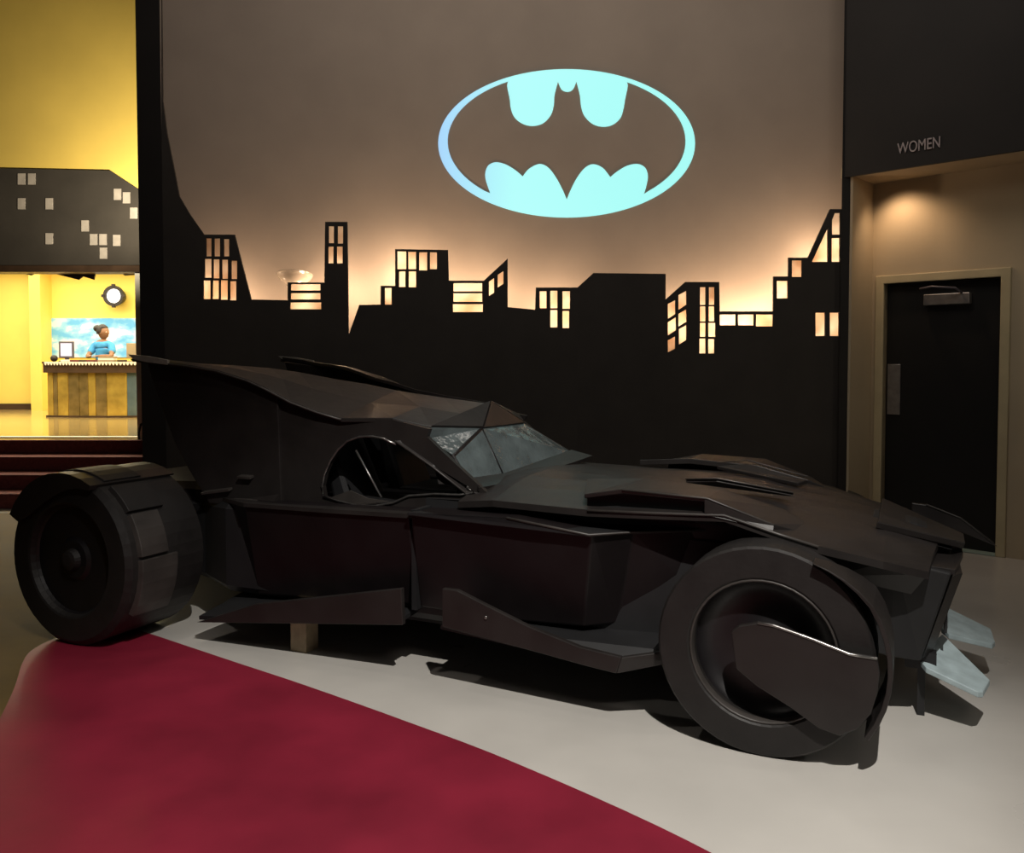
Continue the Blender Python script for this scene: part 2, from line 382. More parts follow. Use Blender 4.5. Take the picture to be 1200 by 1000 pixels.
struct(box('trim_3', (-12, YH-.03, zb_-.03), (-3.04, YH+.23, zb_+.05), M_darkbrown))
xj0, xj1 = at(159.5, 420, YH).x, at(165, 420, YH).x
struct(box('trim_4', (xj0, YH, HF), (xj1+.05, YH+.25, zb_-.03), M_white))
struct(box('wall_opening_side', (xj1+.05, YH+.02, HF), (-3.04, YH+.2, zb_-.03), M_black))

# black building silhouette on the header with grey windows
hb = thing('skyline_cutout', 'black angled building cutout with scattered grey windows on yellow header wall', 'wall decoration', at(90, 260, YH-.05))
hloc = Vector(hb.location)
def hq(x, y, off=0): return at(x, y, YH-.02-off) - hloc
plate('board', [[hq(-30, 311), hq(171, 311), hq(171, 224), hq(163, 222), hq(130, 200.5), hq(-30, 197)]], (0, -.02, 0), M_board, hb)
for (x, y) in [(25.5, 210), (37.5, 210), (25.5, 239), (58, 239), (138, 228), (148.5, 232), (157, 250), (100, 265), (58, 280), (110, 281), (121, 281), (137, 282), (121.5, 297)]:
    hw, hh = 4.3, 6.5
    plate('window', [[hq(x-hw, y+hh, .022), hq(x+hw, y+hh, .022), hq(x+hw, y-hh, .022), hq(x-hw, y-hh, .022)]], (0, -.008, 0), M_greywin, hb)

# dark ragged cutouts hanging below the header
va = thing('hanging_valance', 'ragged dark cutouts hanging along the top of the lobby opening', 'decoration', at(90, 320, YH+.232))
vl = Vector(va.location)
for pts in ([(20, 314), (60, 314), (58, 319), (40, 321), (36, 323), (24, 320)], [(58, 314), (113, 314), (110, 328), (97, 324), (92, 328), (60, 320)], [(135, 314), (162, 314), (162, 322), (146, 323), (142, 320)]):
    plate('cutout', [[at(x, y, YH+.232)-vl for x, y in pts]], (0, .02, 0), M_darkgrey, va)

# reception counter
YC = 13.6
ct = thing('reception_counter', 'curved reception counter with polished gold front panels and dark top band', 'counter', (at(105, 480, YC).x, YC, HF))
cl_ = Vector(ct.location)
def cc(px, off, z):                    # gently bowed front
    p = at(px, 450, YC); u_ = (px-120)/75
    return Vector((p.x, YC + .16*u_*u_ - off, z)) - cl_
zt = at(100, 424, YC).z; zk = at(100, 437, YC).z
edges = [47, 58, 64, 78, 92, 103, 112, 125, 148, 162, 176, 190]
cm = [M_gold, M_gold_dark, M_gold, M_gold_dark, M_gold_dark, M_gold, M_gold_dark, M_gold, M_gold_blue, M_gold_dark, M_gold]  # darker and blue tints imitate reflections in the gold front
for i in range(len(edges)-1):
    a, b = edges[i], edges[i+1]-.5
    a = max(a, 50)
    pts = [cc(a, 0, HF+.02), cc(b, 0, HF+.02), cc(b, 0, zk), cc(a, 0, zk)]
    plate('front_panel', [pts], (0, .05, 0), cm[i], ct, bevel=.006)
def strip(name, px0, px1, off, z0, z1, depth, m, parent, n=14):
    f = [cc(px0+(px1-px0)*i/n, off, z0) for i in range(n+1)]
    bk = [p + Vector((0, depth, 0)) for p in f]
    plate(name, [f + list(reversed(bk))], (0, 0, z1-z0), m, parent)
strip('kick_base', 48, 190, .02, HF, HF+.03, .55, M_darkbrown, ct)
strip('top_band', 46.5, 190, .05, zk, zt-.03, .60, M_darkbrown, ct)
strip('countertop', 46, 190, .07, zt-.03, zt, .72, M_darkbrown, ct)
fr_v = []; 
for i in range(30):
    x = 50 + i*4.0
    p = cc(x, .085, zt-.02); q = cc(x+3.4, .085, zt-.02)
    loop_ = [p + (q-p)*k/6 + Vector((0, 0, -.04*math.sin(math.pi*k/6))) for k in range(7)] + [q+Vector((0, 0, .018)), p+Vector((0, 0, .018))]
    plate('scalloped_trim', [loop_], (0, .012, 0), M_white, ct)
ZT = zt
def on_ct(px, back): p = cc(px, -back, 0)+cl_; return Vector((p.x, p.y, ZT))
# framed screen, monitor back, ball, booklet on the counter
def monitor(name, label, px, back, w, h, tilt, fm, sm, cat):
    p = on_ct(px, back); o = thing(name, label, cat, p, tilt)
    fr = box('frame', (-w/2, -.015, .06), (w/2, .02, .06+h), fm, o, bevel=.004)
    box('screen', (-w/2+.03, -.020, .09), (w/2-.03, -.012, .03+h), sm, o)
    box('stand', (-.03, .0, .012), (.03, .03, .10), fm, o); box('foot', (-.10, -.07, 0), (.10, .09, .014), fm, o, bevel=.004)
    return o
monitor('display_screen', 'dark-framed upright display screen at the left end of the reception counter', 66, .25, .23, .27, .12, M_darkgrey, M_screen, 'monitor')
mo = monitor('computer_monitor', 'beige back of a computer monitor at the right end of the reception counter', 151, .22, .26, .24, .15, M_beige, M_beige, 'monitor')
lg = ball('power_light', (.06, -.024, .12), .016, M_darkbrown, mo, (1, .4, 1), 10)
p = on_ct(53, .15); bo = ball('desk_ball', (0, 0, .055), .055, M_hair); bo.location = p
tag(bo, 'small round black object on the far left end of the counter', 'ball')
p = on_ct(122, .12); bk = thing('paper_stack', 'low stack of cream papers in front of the receptionist', 'papers', p, .1)
for k in range(3): box('sheet', (-.12+.004*k, -.07, .028*k), (.12+.004*k, .08, .028*k+.027), M_white if k % 2 else M_beige, bk)
for i, (px, c) in enumerate([(84, M_carpet), (94.5, M_darkbrown), (104, M_carpet), (139, M_darkbrown), (71, M_white)]):
    p = on_ct(px, .10+.03*(i % 2)); o = box('booklet', (-.07, -.05, 0), (.07, .05, .03), c, None, bevel=.004); o.location = p; o.rotation_euler = (0, 0, .2*i-.3)
    tag(o, ['dark red booklet lying on the counter right of the display screen', 'dark brown folder lying mid counter left of the receptionist', 'dark red folder lying under the arm of the receptionist', 'dark brown booklet lying by the beige monitor', 'white booklet lying at the foot of the display screen'][i], 'booklet', 'booklets on the counter')

# sky poster and round wall lamp on the lobby back wall
ps = thing('wall_poster', 'wide sky blue poster with white and pink clouds behind the counter', 'poster', at(115, 395, 15.97))
pl = Vector(ps.location)
plate('print', [[at(x, y, 15.985)-pl for x, y in ((57, 419), (190, 419), (190, 373), (57, 373))]], (0, -.02, 0), M_poster, ps)
wl = thing('wall_lamp', 'round black-rimmed lamp with bright white face high on the yellow wall', 'lamp', at(134, 347, 15.75))
mz = Matrix.Identity(4)
lathe('housing', [(0.24, .05), (.20, .13), (.0, .19), (-.05, .19), (-.05, .135), (.0, .13)], M_hair, wl, 24)
lathe('lens', [(-.01, .0), (-.02, .128), (.01, .128), (.01, 0)], M_lampface, wl, 24)
for an in (0, 90, 180, 270):
    c, s = math.cos(math.radians(an)), math.sin(math.radians(an))
    box('clip', (c*.19-.025, -.06, s*.19-.025), (c*.19+.025, 0, s*.19+.025), M_hair, wl)
# handrail loop by the steps
hx = at(158, 500, YH-.2).x
hr = tube('handrail', [(hx+.045, YH-.0, HF), (hx+.045, YH-.0, HF+.14), (hx+.02, YH-.0, HF+.19), (hx-.02, YH-.0, HF+.17), (hx-.045, YH-.0, HF+.08), (hx-.045, YH-.0, HF)], .014, M_black)
tag(hr, 'short bent black handrail end at the right of the top step', 'handrail')

# ------------------------------------------------------------------ receptionist
def skin_mesh(name, pts, edges, radii, m, parent=None, sub=2):
    me = bpy.data.meshes.new(name); me.from_pydata([Vector(p) for p in pts], edges, [])
    o = bpy.data.objects.new(name, me); COL.objects.link(o)
    md = o.modifiers.new('s', 'SKIN'); md.use_smooth_shade = True
    sv = me.skin_vertices[0].data if me.skin_vertices else None
    if sv is None:
        me.attributes.new('skin', 'FLOAT', 'POINT')
    for i, r in enumerate(radii):
        sv[i].radius = (r, r) if not isinstance(r, tuple) else r
        sv[i].use_root = (i == 0)
    sd = o.modifiers.new('d', 'SUBSURF'); sd.levels = sub; sd.render_levels = sub
    bpy.context.view_layer.update()
    me2 = bpy.data.meshes.new_from_object(o.evaluated_get(bpy.context.evaluated_depsgraph_get()))
    o.modifiers.clear(); o.data = me2; me2.materials.append(m)
    for p in me2.polygons: p.use_smooth = True
    if parent: o.parent = parent
    return o
px_ = at(121, 400, 14.55)
pe = thing('person', 'person with dark hair bun and blue shirt behind the reception counter, looking right', 'person', (px_.x, 14.55, HF))
# body: seated-height figure facing +X/-Y (to the right, towards the counter)
B = [(0, 0, .90), (0, 0, 1.02), (0, -.01, 1.14), (.0, -.01, 1.215), (.005, -.01, 1.28),           # pelvis..neck
     (-.155, .02, 1.165), (-.21, -.12, .98), (-.10, -.30, .985), (-.05, -.34, .985),                    # left arm to wrist
     (.155, -.02, 1.165), (.21, -.16, .98), (.12, -.32, .985), (.08, -.37, .985),                     # right arm
     (-.09, 0, .82), (-.10, -.05, .45), (-.10, .02, .06), (-.10, -.10, .03), (.09, 0, .82), (.10, -.05, .45), (.10, .02, .06), (.10, -.10, .03)]
E_ = [(0, 1), (1, 2), (2, 3), (3, 4), (3, 5), (5, 6), (6, 7), (7, 8), (3, 9), (9, 10), (10, 11), (11, 12), (0, 13), (13, 14), (14, 15), (15, 16), (0, 17), (17, 18), (18, 19), (19, 20)]
R_ = [(.13, .10), (.115, .09), (.13, .09), .075, .05, .055, .04, .03, .022, .055, .04, .03, .022, .085, .06, .04, .035, .085, .06, .04, .035]
skin_mesh('body', B, E_, R_, M_skin, pe)
# head turned to the right, with face
hd = bmesh.new(); bmesh.ops.create_uvsphere(hd, u_segments=24, v_segments=18, radius=1)
for v in hd.verts:
    x, y, z = v.co
    jaw = 1 - .28*max(0, -z)**1.3
    v.co = Vector((x*.095*jaw, y*.075*jaw, z*.125))
    if x > .75 and abs(y) < .35 and -.25 < z < .15: v.co.x += .018*(1-abs(y)/.35)      # nose
    if x > .6 and abs(y) < .45 and -.62 < z < -.42: v.co.x += .007                       # lips
head = link('head', hd, M_skin, pe, True, Vector((.015, -.015, 1.385))); head.rotation_euler = (0, 0, -.25)
for sgn in (-1, 1):
    ball('eye', (.079, sgn*.033, .012), .009, M_white, head, (1, 1, .8), 10)
    ball('ear', (-.005, sgn*.075, -.005), .03, M_skin, head, (.6, .35, 1), 10)
ball('mouth', (.083, 0, -.058), .02, M_carpet, head, (.35, 1, .3), 10)
hb2 = bmesh.new(); bmesh.ops.create_uvsphere(hb2, u_segments=24, v_segments=18, radius=1)
for v in hb2.verts:
    x, y, z = v.co; v.co = Vector((x*.108-.018, y*.088, z*.125+.022))
    if x > .3 and z < .45: v.co.x *= .2
    if z < -.35: v.co.z = -.35*.125+.022
hair = link('hair', hb2, M_hair, head, True)
ball('hair_bun', (-.125, 0, .075), .062, M_hair, head, (1, 1, .95), 14)
SB = [(0, 0, .86), (0, 0, 1.02), (0, -.01, 1.14), (0, -.01, 1.205), (-.155, .02, 1.165), (-.20, -.08, 1.02), (.155, -.02, 1.165), (.20, -.11, 1.02)]
skin_mesh('shirt', SB, [(0, 1), (1, 2), (2, 3), (3, 4), (4, 5), (3, 6), (6, 7)], [(.145, .112), (.13, .105), (.145, .105), (.085, .08), .07, .06, .07, .06], M_shirt, pe)
skin_mesh('trousers', [(0, 0, .90), (-.09, 0, .82), (-.10, -.05, .45), (-.10, .02, .09), (.09, 0, .82), (.10, -.05, .45), (.10, .02, .09)], [(0, 1), (1, 2), (2, 3), (0, 4), (4, 5), (5, 6)], [(.14, .115), .095, .072, .055, .095, .072, .055], M_trousers, pe)
for sgn, w0 in ((-1, Vector((-.05, -.34, .985))), (1, Vector((.08, -.37, .985)))):
    pts = [w0]; ed = []; rr = [.024]
    palm = w0 + Vector((sgn*-.005, -.055, -.003)); pts.append(palm); ed.append((0, 1)); rr.append((.03, .014))
    skin_mesh('palm', pts, ed, rr, M_skin, pe, 1)
    for k in range(4):
        q = palm + Vector(((k-1.5)*.017, -.01, 0)); ln = (.05, .062, .066, .056)[k]
        skin_mesh('finger', [q, q+Vector((0, -ln*.55, .003)), q+Vector((0, -ln, -.008))], [(0, 1), (1, 2)], [.009, .008, .006], M_skin, pe, 1)
    q = w0 + Vector((-sgn*.02, -.03, 0))
    skin_mesh('thumb', [q, q+Vector((-sgn*.02, -.02, 0)), q+Vector((-sgn*.026, -.045, -.003))], [(0, 1), (1, 2)], [.011, .010, .007], M_skin, pe, 1)

# ================================================================== SKYLINE BOARDS
def z3(pts): return [(180+x*.25, 220+y*.25) for x, y in pts]
def z4(pts): return [(400+x*.25, 220+y*.25) for x, y in pts]
def z5(pts): return [(600+x*.25, 220+y*.25) for x, y in pts]
def z6(pts): return [(760+x*.2101, 220+y*.21) for x, y in pts]
def rc(x0, y0, x1, y1): return [(x0, y1), (x1, y1), (x1, y0), (x0, y0)]
def board(label, outline, holes, floor_x):
    """outline: skyline from left to right in pixels; closed down to the floor between floor_x"""
    o = thing('skyline_board', label, 'stage flat', (at((floor_x[0]+floor_x[1])/2, 500, YB).x, YB, 0), 0, 'plywood skyline boards')
    L0 = Vector(o.location); P = lambda x, y: at(x, y, YB) - L0
    out = [P(x, y) for x, y in outline]
    x0, x1 = at(floor_x[0], 500, YB).x, at(floor_x[1], 500, YB).x
    loop_ = [Vector((x0, YB, 0))-L0, Vector((x1, YB, 0))-L0] + list(reversed(out))
    plate('board', [loop_] + [[P(x, y) for x, y in h] for h in holes], (0, .02, 0), M_board, o)
    for h in holes:
        cx_, cy_ = sum(q[0] for q in h)/len(h), sum(q[1] for q in h)/len(h)
        g = [P(cx_+(x-cx_)*1.18, cy_+(y-cy_)*1.12) + Vector((0, .021, 0)) for x, y in h]
        plate('pane', [g], (0, .003, 0), M_paper, o)
    for xx in (x0-L0.x+.15, x1-L0.x-.15):
        box('brace', (xx-.02, .021, 0), (xx+.02, .065, 1.55), M_wood, o)
    return o
h1 = [z3(rc(*q)) for q in [(245, 237, 271, 322), (283, 237, 311, 322), (328, 240, 354, 322), (238, 333, 271, 422), (279, 335, 308, 425), (319, 337, 348, 428), (363, 342, 391, 428),
      (233, 435, 266, 522), (275, 435, 305, 522), (313, 432, 347, 525), (357, 438, 387, 528), (642, 452, 782, 482), (642, 494, 782, 524), (640, 538, 785, 570),
      (820, 180, 845, 260), (862, 180, 888, 262), (818, 275, 843, 355), (858, 275, 886, 355)]]
board('left black skyline board with a lit eleven-pane tower and a slim twin-window tower',
      [(189, -10), (190.5, 118), (195.5, 156), (203.5, 196), (210, 230), (223, 252), (239, 275), (275, 275), (284, 311), (294.5, 351), (337, 352), (337, 331), (380, 331), (381, 260), (407, 260), (408.1, 340), (408.3, 393)],
      h1, (187.5, 408.3))
h2 = [z4(rc(*q)) for q in [(262, 298, 304, 382), (313, 300, 350, 382), (364, 302, 402, 388), (415, 302, 448, 382), (270, 392, 300, 465), (315, 392, 350, 467), (203, 470, 235, 548),
      (525, 447, 660, 486), (525, 495, 660, 535), (523, 546, 663, 583), (930, 485, 962, 565), (980, 483, 1013, 565), (1037, 485, 1072, 568), (980, 574, 1013, 655), (1037, 578, 1068, 658)]]
h2 += [z4(q) for q in [[(692, 508), (716, 492), (716, 423), (692, 441)], [(733, 468), (760, 450), (760, 390), (733, 408)]]]
board('middle black skyline board with three-slot window and slanted roof building under the emblem',
      [(408.3, 393), (421, 357.5), (446, 357), (446, 335), (463, 335), (463, 292), (525, 293), (526, 329), (567, 329), (595, 303), (595, 360), (627, 363), (628, 337), (676.8, 337)], h2, (408.3, 676.8))
board('plain windowless black skyline board with a cut left corner, right of the emblem',
      [(676.8, 337), (695.5, 320), (780.2, 321)], [], (676.8, 780.2))
h3 = [z6(q) for q in [[(108, 733), (150, 705), (150, 627), (108, 650)], [(108, 825), (154, 795), (154, 722), (108, 752)], [(108, 920), (149, 898), (149, 830), (108, 853)],
      [(167, 683), (212, 652), (212, 575), (167, 600)], [(167, 776), (212, 748), (212, 679), (167, 705)], [(170, 877), (212, 850), (212, 767), (170, 790)],
      [(912, 414), (1001, 414), (1001, 222)], [(1024, 262), (1070, 262), (1070, 140), (1040, 140), (1024, 180)]]]
h3 += [z6(rc(*q)) for q in [(287, 555, 319, 654), (337, 555, 369, 654), (287, 662, 319, 746), (336, 662, 368, 746), (287, 755, 319, 832), (334, 755, 374, 832), (284, 842, 319, 925), (333, 845, 368, 925),
      (398, 708, 487, 768), (500, 708, 588, 768), (600, 708, 695, 774), (716, 520, 777, 618), (800, 405, 856, 498), (1022, 280, 1068, 414), (932, 698, 986, 828), (1012, 698, 1063, 828)]]
board('right black skyline board with an eight-pane tower and lit stepped blocks by restroom',
      [(780.2, 351), (803, 330.5), (843, 330.5), (843.6, 365), (906, 365), (906.5, 324), (924, 324), (924, 302), (947, 302), (973, 245), (990.5, 245)], h3, (780.2, 990.5))

# bulbs behind the boards
LAMPS = [(258, 345, 10), (285, 372, 6), (358, 352, 6), (395, 330, 5), (412, 345, 7), (470, 325, 16), (500, 350, 9), (548, 358, 11), (578, 345, 6), (640, 368, 10), (665, 372, 9),
         (790, 378, 10), (832, 384, 12), (872, 378, 11), (904, 374, 15), (935, 345, 7), (965, 300, 12), (966, 385, 9)]
for i, (x, y, pw) in enumerate(LAMPS):
    bulb_light('bulb_light', at(x, y, 7.19), pw*.62, WARM, .03)
# curved reflector lamp poking above the left board
cl2 = thing('reflector_lamp', 'pale translucent bowl lamp poking up between the left skyline towers', 'lamp', at(345, 337, 7.2))
lathe('reflector', [(0, .0), (.02, .07), (.07, .13), (.11, .15), (.115, .152), (.075, .135), (.025, .075), (.006, 0)], M_bowl, cl2, 24, True, Matrix.Rotation(math.radians(80), 4, 'X'))
tube('arm', [(0, .0, -.01), (0, .03, -.18), (0, .04, -.4), (0, .235, -.5)], .012, M_darkgrey, cl2)

# ================================================================== EMBLEM (projected light, made as a glowing panel on the wall)
def ze(pts): return [(490+x*.29167, 110+y*.29167) for x, y in pts]
em = thing('projected_emblem', 'pale cyan oval bat emblem of projected light high on the tan wall', 'sign', at(664, 168, YW-.005))
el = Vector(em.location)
def ell(cx, cy, a, b, a0, a1, n): return [(cx+a*math.cos(math.radians(a0+(a1-a0)*i/n)), cy+b*math.sin(math.radians(a0+(a1-a0)*i/n))) for i in range(n+1)]
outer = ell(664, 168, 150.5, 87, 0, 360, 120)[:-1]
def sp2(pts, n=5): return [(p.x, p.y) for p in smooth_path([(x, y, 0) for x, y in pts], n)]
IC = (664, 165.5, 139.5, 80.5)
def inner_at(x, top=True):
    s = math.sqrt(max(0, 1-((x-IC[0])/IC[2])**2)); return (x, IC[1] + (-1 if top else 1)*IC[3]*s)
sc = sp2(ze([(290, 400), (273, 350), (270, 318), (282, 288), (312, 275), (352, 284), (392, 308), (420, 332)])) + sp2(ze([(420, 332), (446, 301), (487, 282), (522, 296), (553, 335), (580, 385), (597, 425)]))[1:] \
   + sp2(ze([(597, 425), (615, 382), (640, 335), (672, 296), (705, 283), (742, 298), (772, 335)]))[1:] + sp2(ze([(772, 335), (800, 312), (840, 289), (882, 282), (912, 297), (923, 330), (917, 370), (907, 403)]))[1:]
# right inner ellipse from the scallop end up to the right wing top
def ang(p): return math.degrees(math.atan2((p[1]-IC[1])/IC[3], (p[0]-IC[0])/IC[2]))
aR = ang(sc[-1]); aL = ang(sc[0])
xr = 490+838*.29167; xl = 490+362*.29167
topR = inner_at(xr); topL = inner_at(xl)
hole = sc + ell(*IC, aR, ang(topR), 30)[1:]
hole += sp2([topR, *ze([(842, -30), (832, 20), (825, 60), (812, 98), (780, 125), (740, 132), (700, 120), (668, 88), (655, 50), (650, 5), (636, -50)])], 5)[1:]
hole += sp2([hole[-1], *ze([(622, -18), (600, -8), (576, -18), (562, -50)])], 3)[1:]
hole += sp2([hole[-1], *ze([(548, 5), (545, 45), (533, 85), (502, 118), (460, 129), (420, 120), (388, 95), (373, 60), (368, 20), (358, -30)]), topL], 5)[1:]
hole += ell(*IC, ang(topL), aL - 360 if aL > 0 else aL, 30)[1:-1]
plate('emblem_projection', [[at(x, y, YW-.005)-el for x, y in outer], [at(x, y, YW-.005)-el for x, y in hole]], (0, .004, 0), M_emblem, em)

# ================================================================== THE CAR
car = thing('car', 'long low black homemade show car with swept rear fins on the red and grey floor', 'car', CO, -TH)
def both(fn, *a, **k):
    fn(lambda p: Vector(p), *a, **k); fn(mir, *a, **k)

# ---- wheels
def front_wheel(fx, sgn):
    c = Vector((-.012, 0 if sgn > 0 else 2*WC, .402))
    T = Matrix.Translation(c) @ Matrix.Scale(sgn, 4, (0, 1, 0)); R = .402
    tw = lathe('front_wheel', [(.05, .262), (.012, .27), (0, .285), (0, R-.009), (.010, R), (.225, R), (.24, R-.02), (.24, .262), (.05, .262)], M_tire, car, 44, False, T)
    lathe('rim', [(.05, .264), (.085, .255), (.105, .20), (.115, .09), (.10, .07), (.10, 0.0), (.2, 0.0), (.22, .264)], M_rim, tw, 44, True, T)
    lathe('rim_lip', [(.045, .264), (.006, .267), (.002, .272), (.006, .277), (.02, .275)], M_patch, tw, 44, True, T)
    lathe('hub_cap', [(.10, .045), (.06, .04), (.05, .025), (.05, 0)], M_tire, tw, 20, False, T)
    for k in range(5):
        an = 2*math.pi*k/5+.4
        tube('bolt', [T @ Vector((.055*math.cos(an), .115, .055*math.sin(an))), T @ Vector((.055*math.cos(an), .09, .055*math.sin(an)))], .009, M_trim, tw, 6)
    # half-moon guard plate and strap around the front of the tyre
    g = [(-.118, .480), (-.09, .506), (-.02, .527), (.04, .524), (.18, .490), (.30, .455), (.392, .452), (.402, .40), (.396, .33), (.375, .25), (.33, .185), (.27, .150), (.20, .165), (.10, .225), (-.02, .285), (-.098, .340)]
    gp = [fx((x, -.045, z)) for x, z in g]
    gd = plate('wheel_guard', [gp], (0, .03*sgn, 0), M_paint, tw, bevel=.005)
    tube('guard_edge', [fx((x, -.045, z)) for x, z in g[2:7]], .006, M_trim, gd, 6)
    arc = []
    for k in range(13):
        an = math.radians(64 - k*(64+34)/12); rr = .405 + .03*min(1, k/4)
        arc.append((rr*math.cos(an)-.012+ .004, rr*math.sin(an)+.402))
    arc2 = [((r_-.0), z_) for r_, z_ in arc]
    v = []; f = []
    for i, (x, z) in enumerate(arc):
        d = Vector((x+.012, 0, z-.402)).normalized()*(.004+.014*min(1, i/5)); wm = .06+.20*min(1, i/4)
        for (w, q) in ((-.04, 0), (wm, 0), (wm, 1), (-.04, 1)):
            v.append(fx((x+d.x*q, w, z+d.z*q)))
    for i in range(len(arc)-1):
        for k in range(4): f.append((i*4+k, i*4+(k+1) % 4, i*4+4+(k+1) % 4, i*4+4+k))
    f += [(0, 1, 2, 3), tuple(len(v)-4+k for k in (3, 2, 1, 0))]
    mk('guard_strap', v, f, M_paint, tw, bevel=.003)
front_wheel(lambda p: Vector(p), 1); front_wheel(mir, -1)

def rear_wheel(fx, sgn):
    w0 = -.24; R = .455
    c = Vector((-3.53, w0 if sgn > 0 else 2*WC - .12, R))
    T = Matrix.Translation(c) @ Matrix.Scale(sgn, 4, (0, 1, 0)); Wd = .53
    rw = lathe('rear_wheel', [(.03, .29), (.005, .30), (0, .31), (0, R-.03), (.025, R), (Wd-.03, R), (Wd, R-.03), (Wd, .29), (.03, .29)], M_tire, car, 44, False, T)
    lathe('rim', [(.03, .292), (.045, .28), (.05, .12), (.035, .10), (.035, 0), (.3, 0), (.3, .292)], M_rim, rw, 44, False, T)
    lathe('hub_cap', [(.035, .06), (.005, .05), (-.002, .03), (-.002, 0)], M_tire, rw, 20, False, T)
    def block(a0, a1, m, nm='tread_block', w1=.055, w2=.31, h=.022):
        v = []; f = []; n = 5
        for i in range(n+1):
            an = math.radians(a0+(a1-a0)*i/n)
            for (w, r) in ((w1, R-.006), (w2, R-.006), (w2-.012, R+h), (w1+.012, R+h)):
                v.append(T @ Vector((r*math.cos(an), w, r*math.sin(an))))
        for i in range(n):
            for k in range(4): f.append((i*4+k, i*4+(k+1) % 4, i*4+4+(k+1) % 4, i*4+4+k))
        f += [(0, 1, 2, 3), tuple(n*4+k for k in (3, 2, 1, 0))]
        mk(nm, v, f, m, rw, bevel=.003)
    block(-34, 4, M_patch); block(6, 34, M_patch, w2=.25); block(36, 58, M_tire, w2=.30)
    for k in range(5): block(64+k*40, 64+k*40+36, M_tire)
    # shell over the top rear of the wheel
    v = []; f = []; n = 9
    for i in range(n+1):
        an = math.radians(62 + i*(90)/n); rr = R+.004
        ri = (.44, .415, .39, .365, .345, .335, .33, .335, .35, .39)[i]
        cx, sz = math.cos(an), math.sin(an)
        for (w, r) in ((-.012, ri), (-.03, rr+.010), (Wd*.98, rr+.010), (Wd*.98, rr), (-.012, rr)):
            v.append(T @ Vector((r*cx, w, r*sz)))
        v[-5] = T @ Vector((ri*cx, -.028, ri*sz)); v[-1] = T @ Vector((ri*cx, -.012, ri*sz))
    # cross-section: face skirt outer/inner + top band
    for i in range(n):
        a = i*5; b = a+5
        for k in range(4): f.append((a+k, a+k+1, b+k+1, b+k))
        f.append((a+4, a, b, b+4))
    f += [(4, 3, 2, 1, 0), tuple(n*5+k for k in range(5))]
    mk('wheel_cover', v, f, M_paint, rw)
rear_wheel(lambda p: Vector(p), 1); rear_wheel(mir, -1)

# ---- chassis / inner body
def hull(name, secs, m, parent=car, bevel=0, cap=True):
    """secs: list of equal-length closed loops of points"""
    n = len(secs[0]); v = [p for s_ in secs for p in s_]; f = []
    for i in range(len(secs)-1):
        for k in range(n): f.append((i*n+k, i*n+(k+1) % n, (i+1)*n+(k+1) % n, (i+1)*n+k))
    if cap: f += [tuple(range(n)), tuple((len(secs)-1)*n+k for k in range(n))]
    return mk(name, v, f, m, parent, bevel=bevel)
def ring(s, hw, z0, z1, ch=.04, top=None):
    top = hw if top is None else top
    return [Vector((s, WC-hw, z0+ch)), Vector((s, WC-hw+ch, z0)), Vector((s, WC+hw-ch, z0)), Vector((s, WC+hw, z0+ch)), Vector((s, WC+top, z1-ch)), Vector((s, WC+top-ch, z1)), Vector((s, WC-top+ch, z1)), Vector((s, WC-top, z1-ch))]
hull('chassis', [ring(-4.2, .42, .34, .66), ring(-3.2, .55, .24, .72), ring(-2.9, .70, .24, .74), ring(-1.0, .70, .24, .74), ring(-.5, .62, .26, .78), ring(.35, .50, .30, .74)], M_inside)
hull('rear_body', [ring(-4.45, .40, .48, .70), ring(-4.2, .50, .36, .76), ring(-3.3, .52, .36, .80), ring(-2.6, .66, .36, .79)], M_paint)
# exhaust / tail
for w in (.75, 1.15):
    lathe('tail_pipe', [(0, .0), (0, .05), (-.01, .07), (.25, .075), (.25, .0)], M_patch, car, 20, False, Matrix.Translation((-4.62, w, .56)) @ Matrix.Rotation(math.radians(-90), 4, 'Z'))

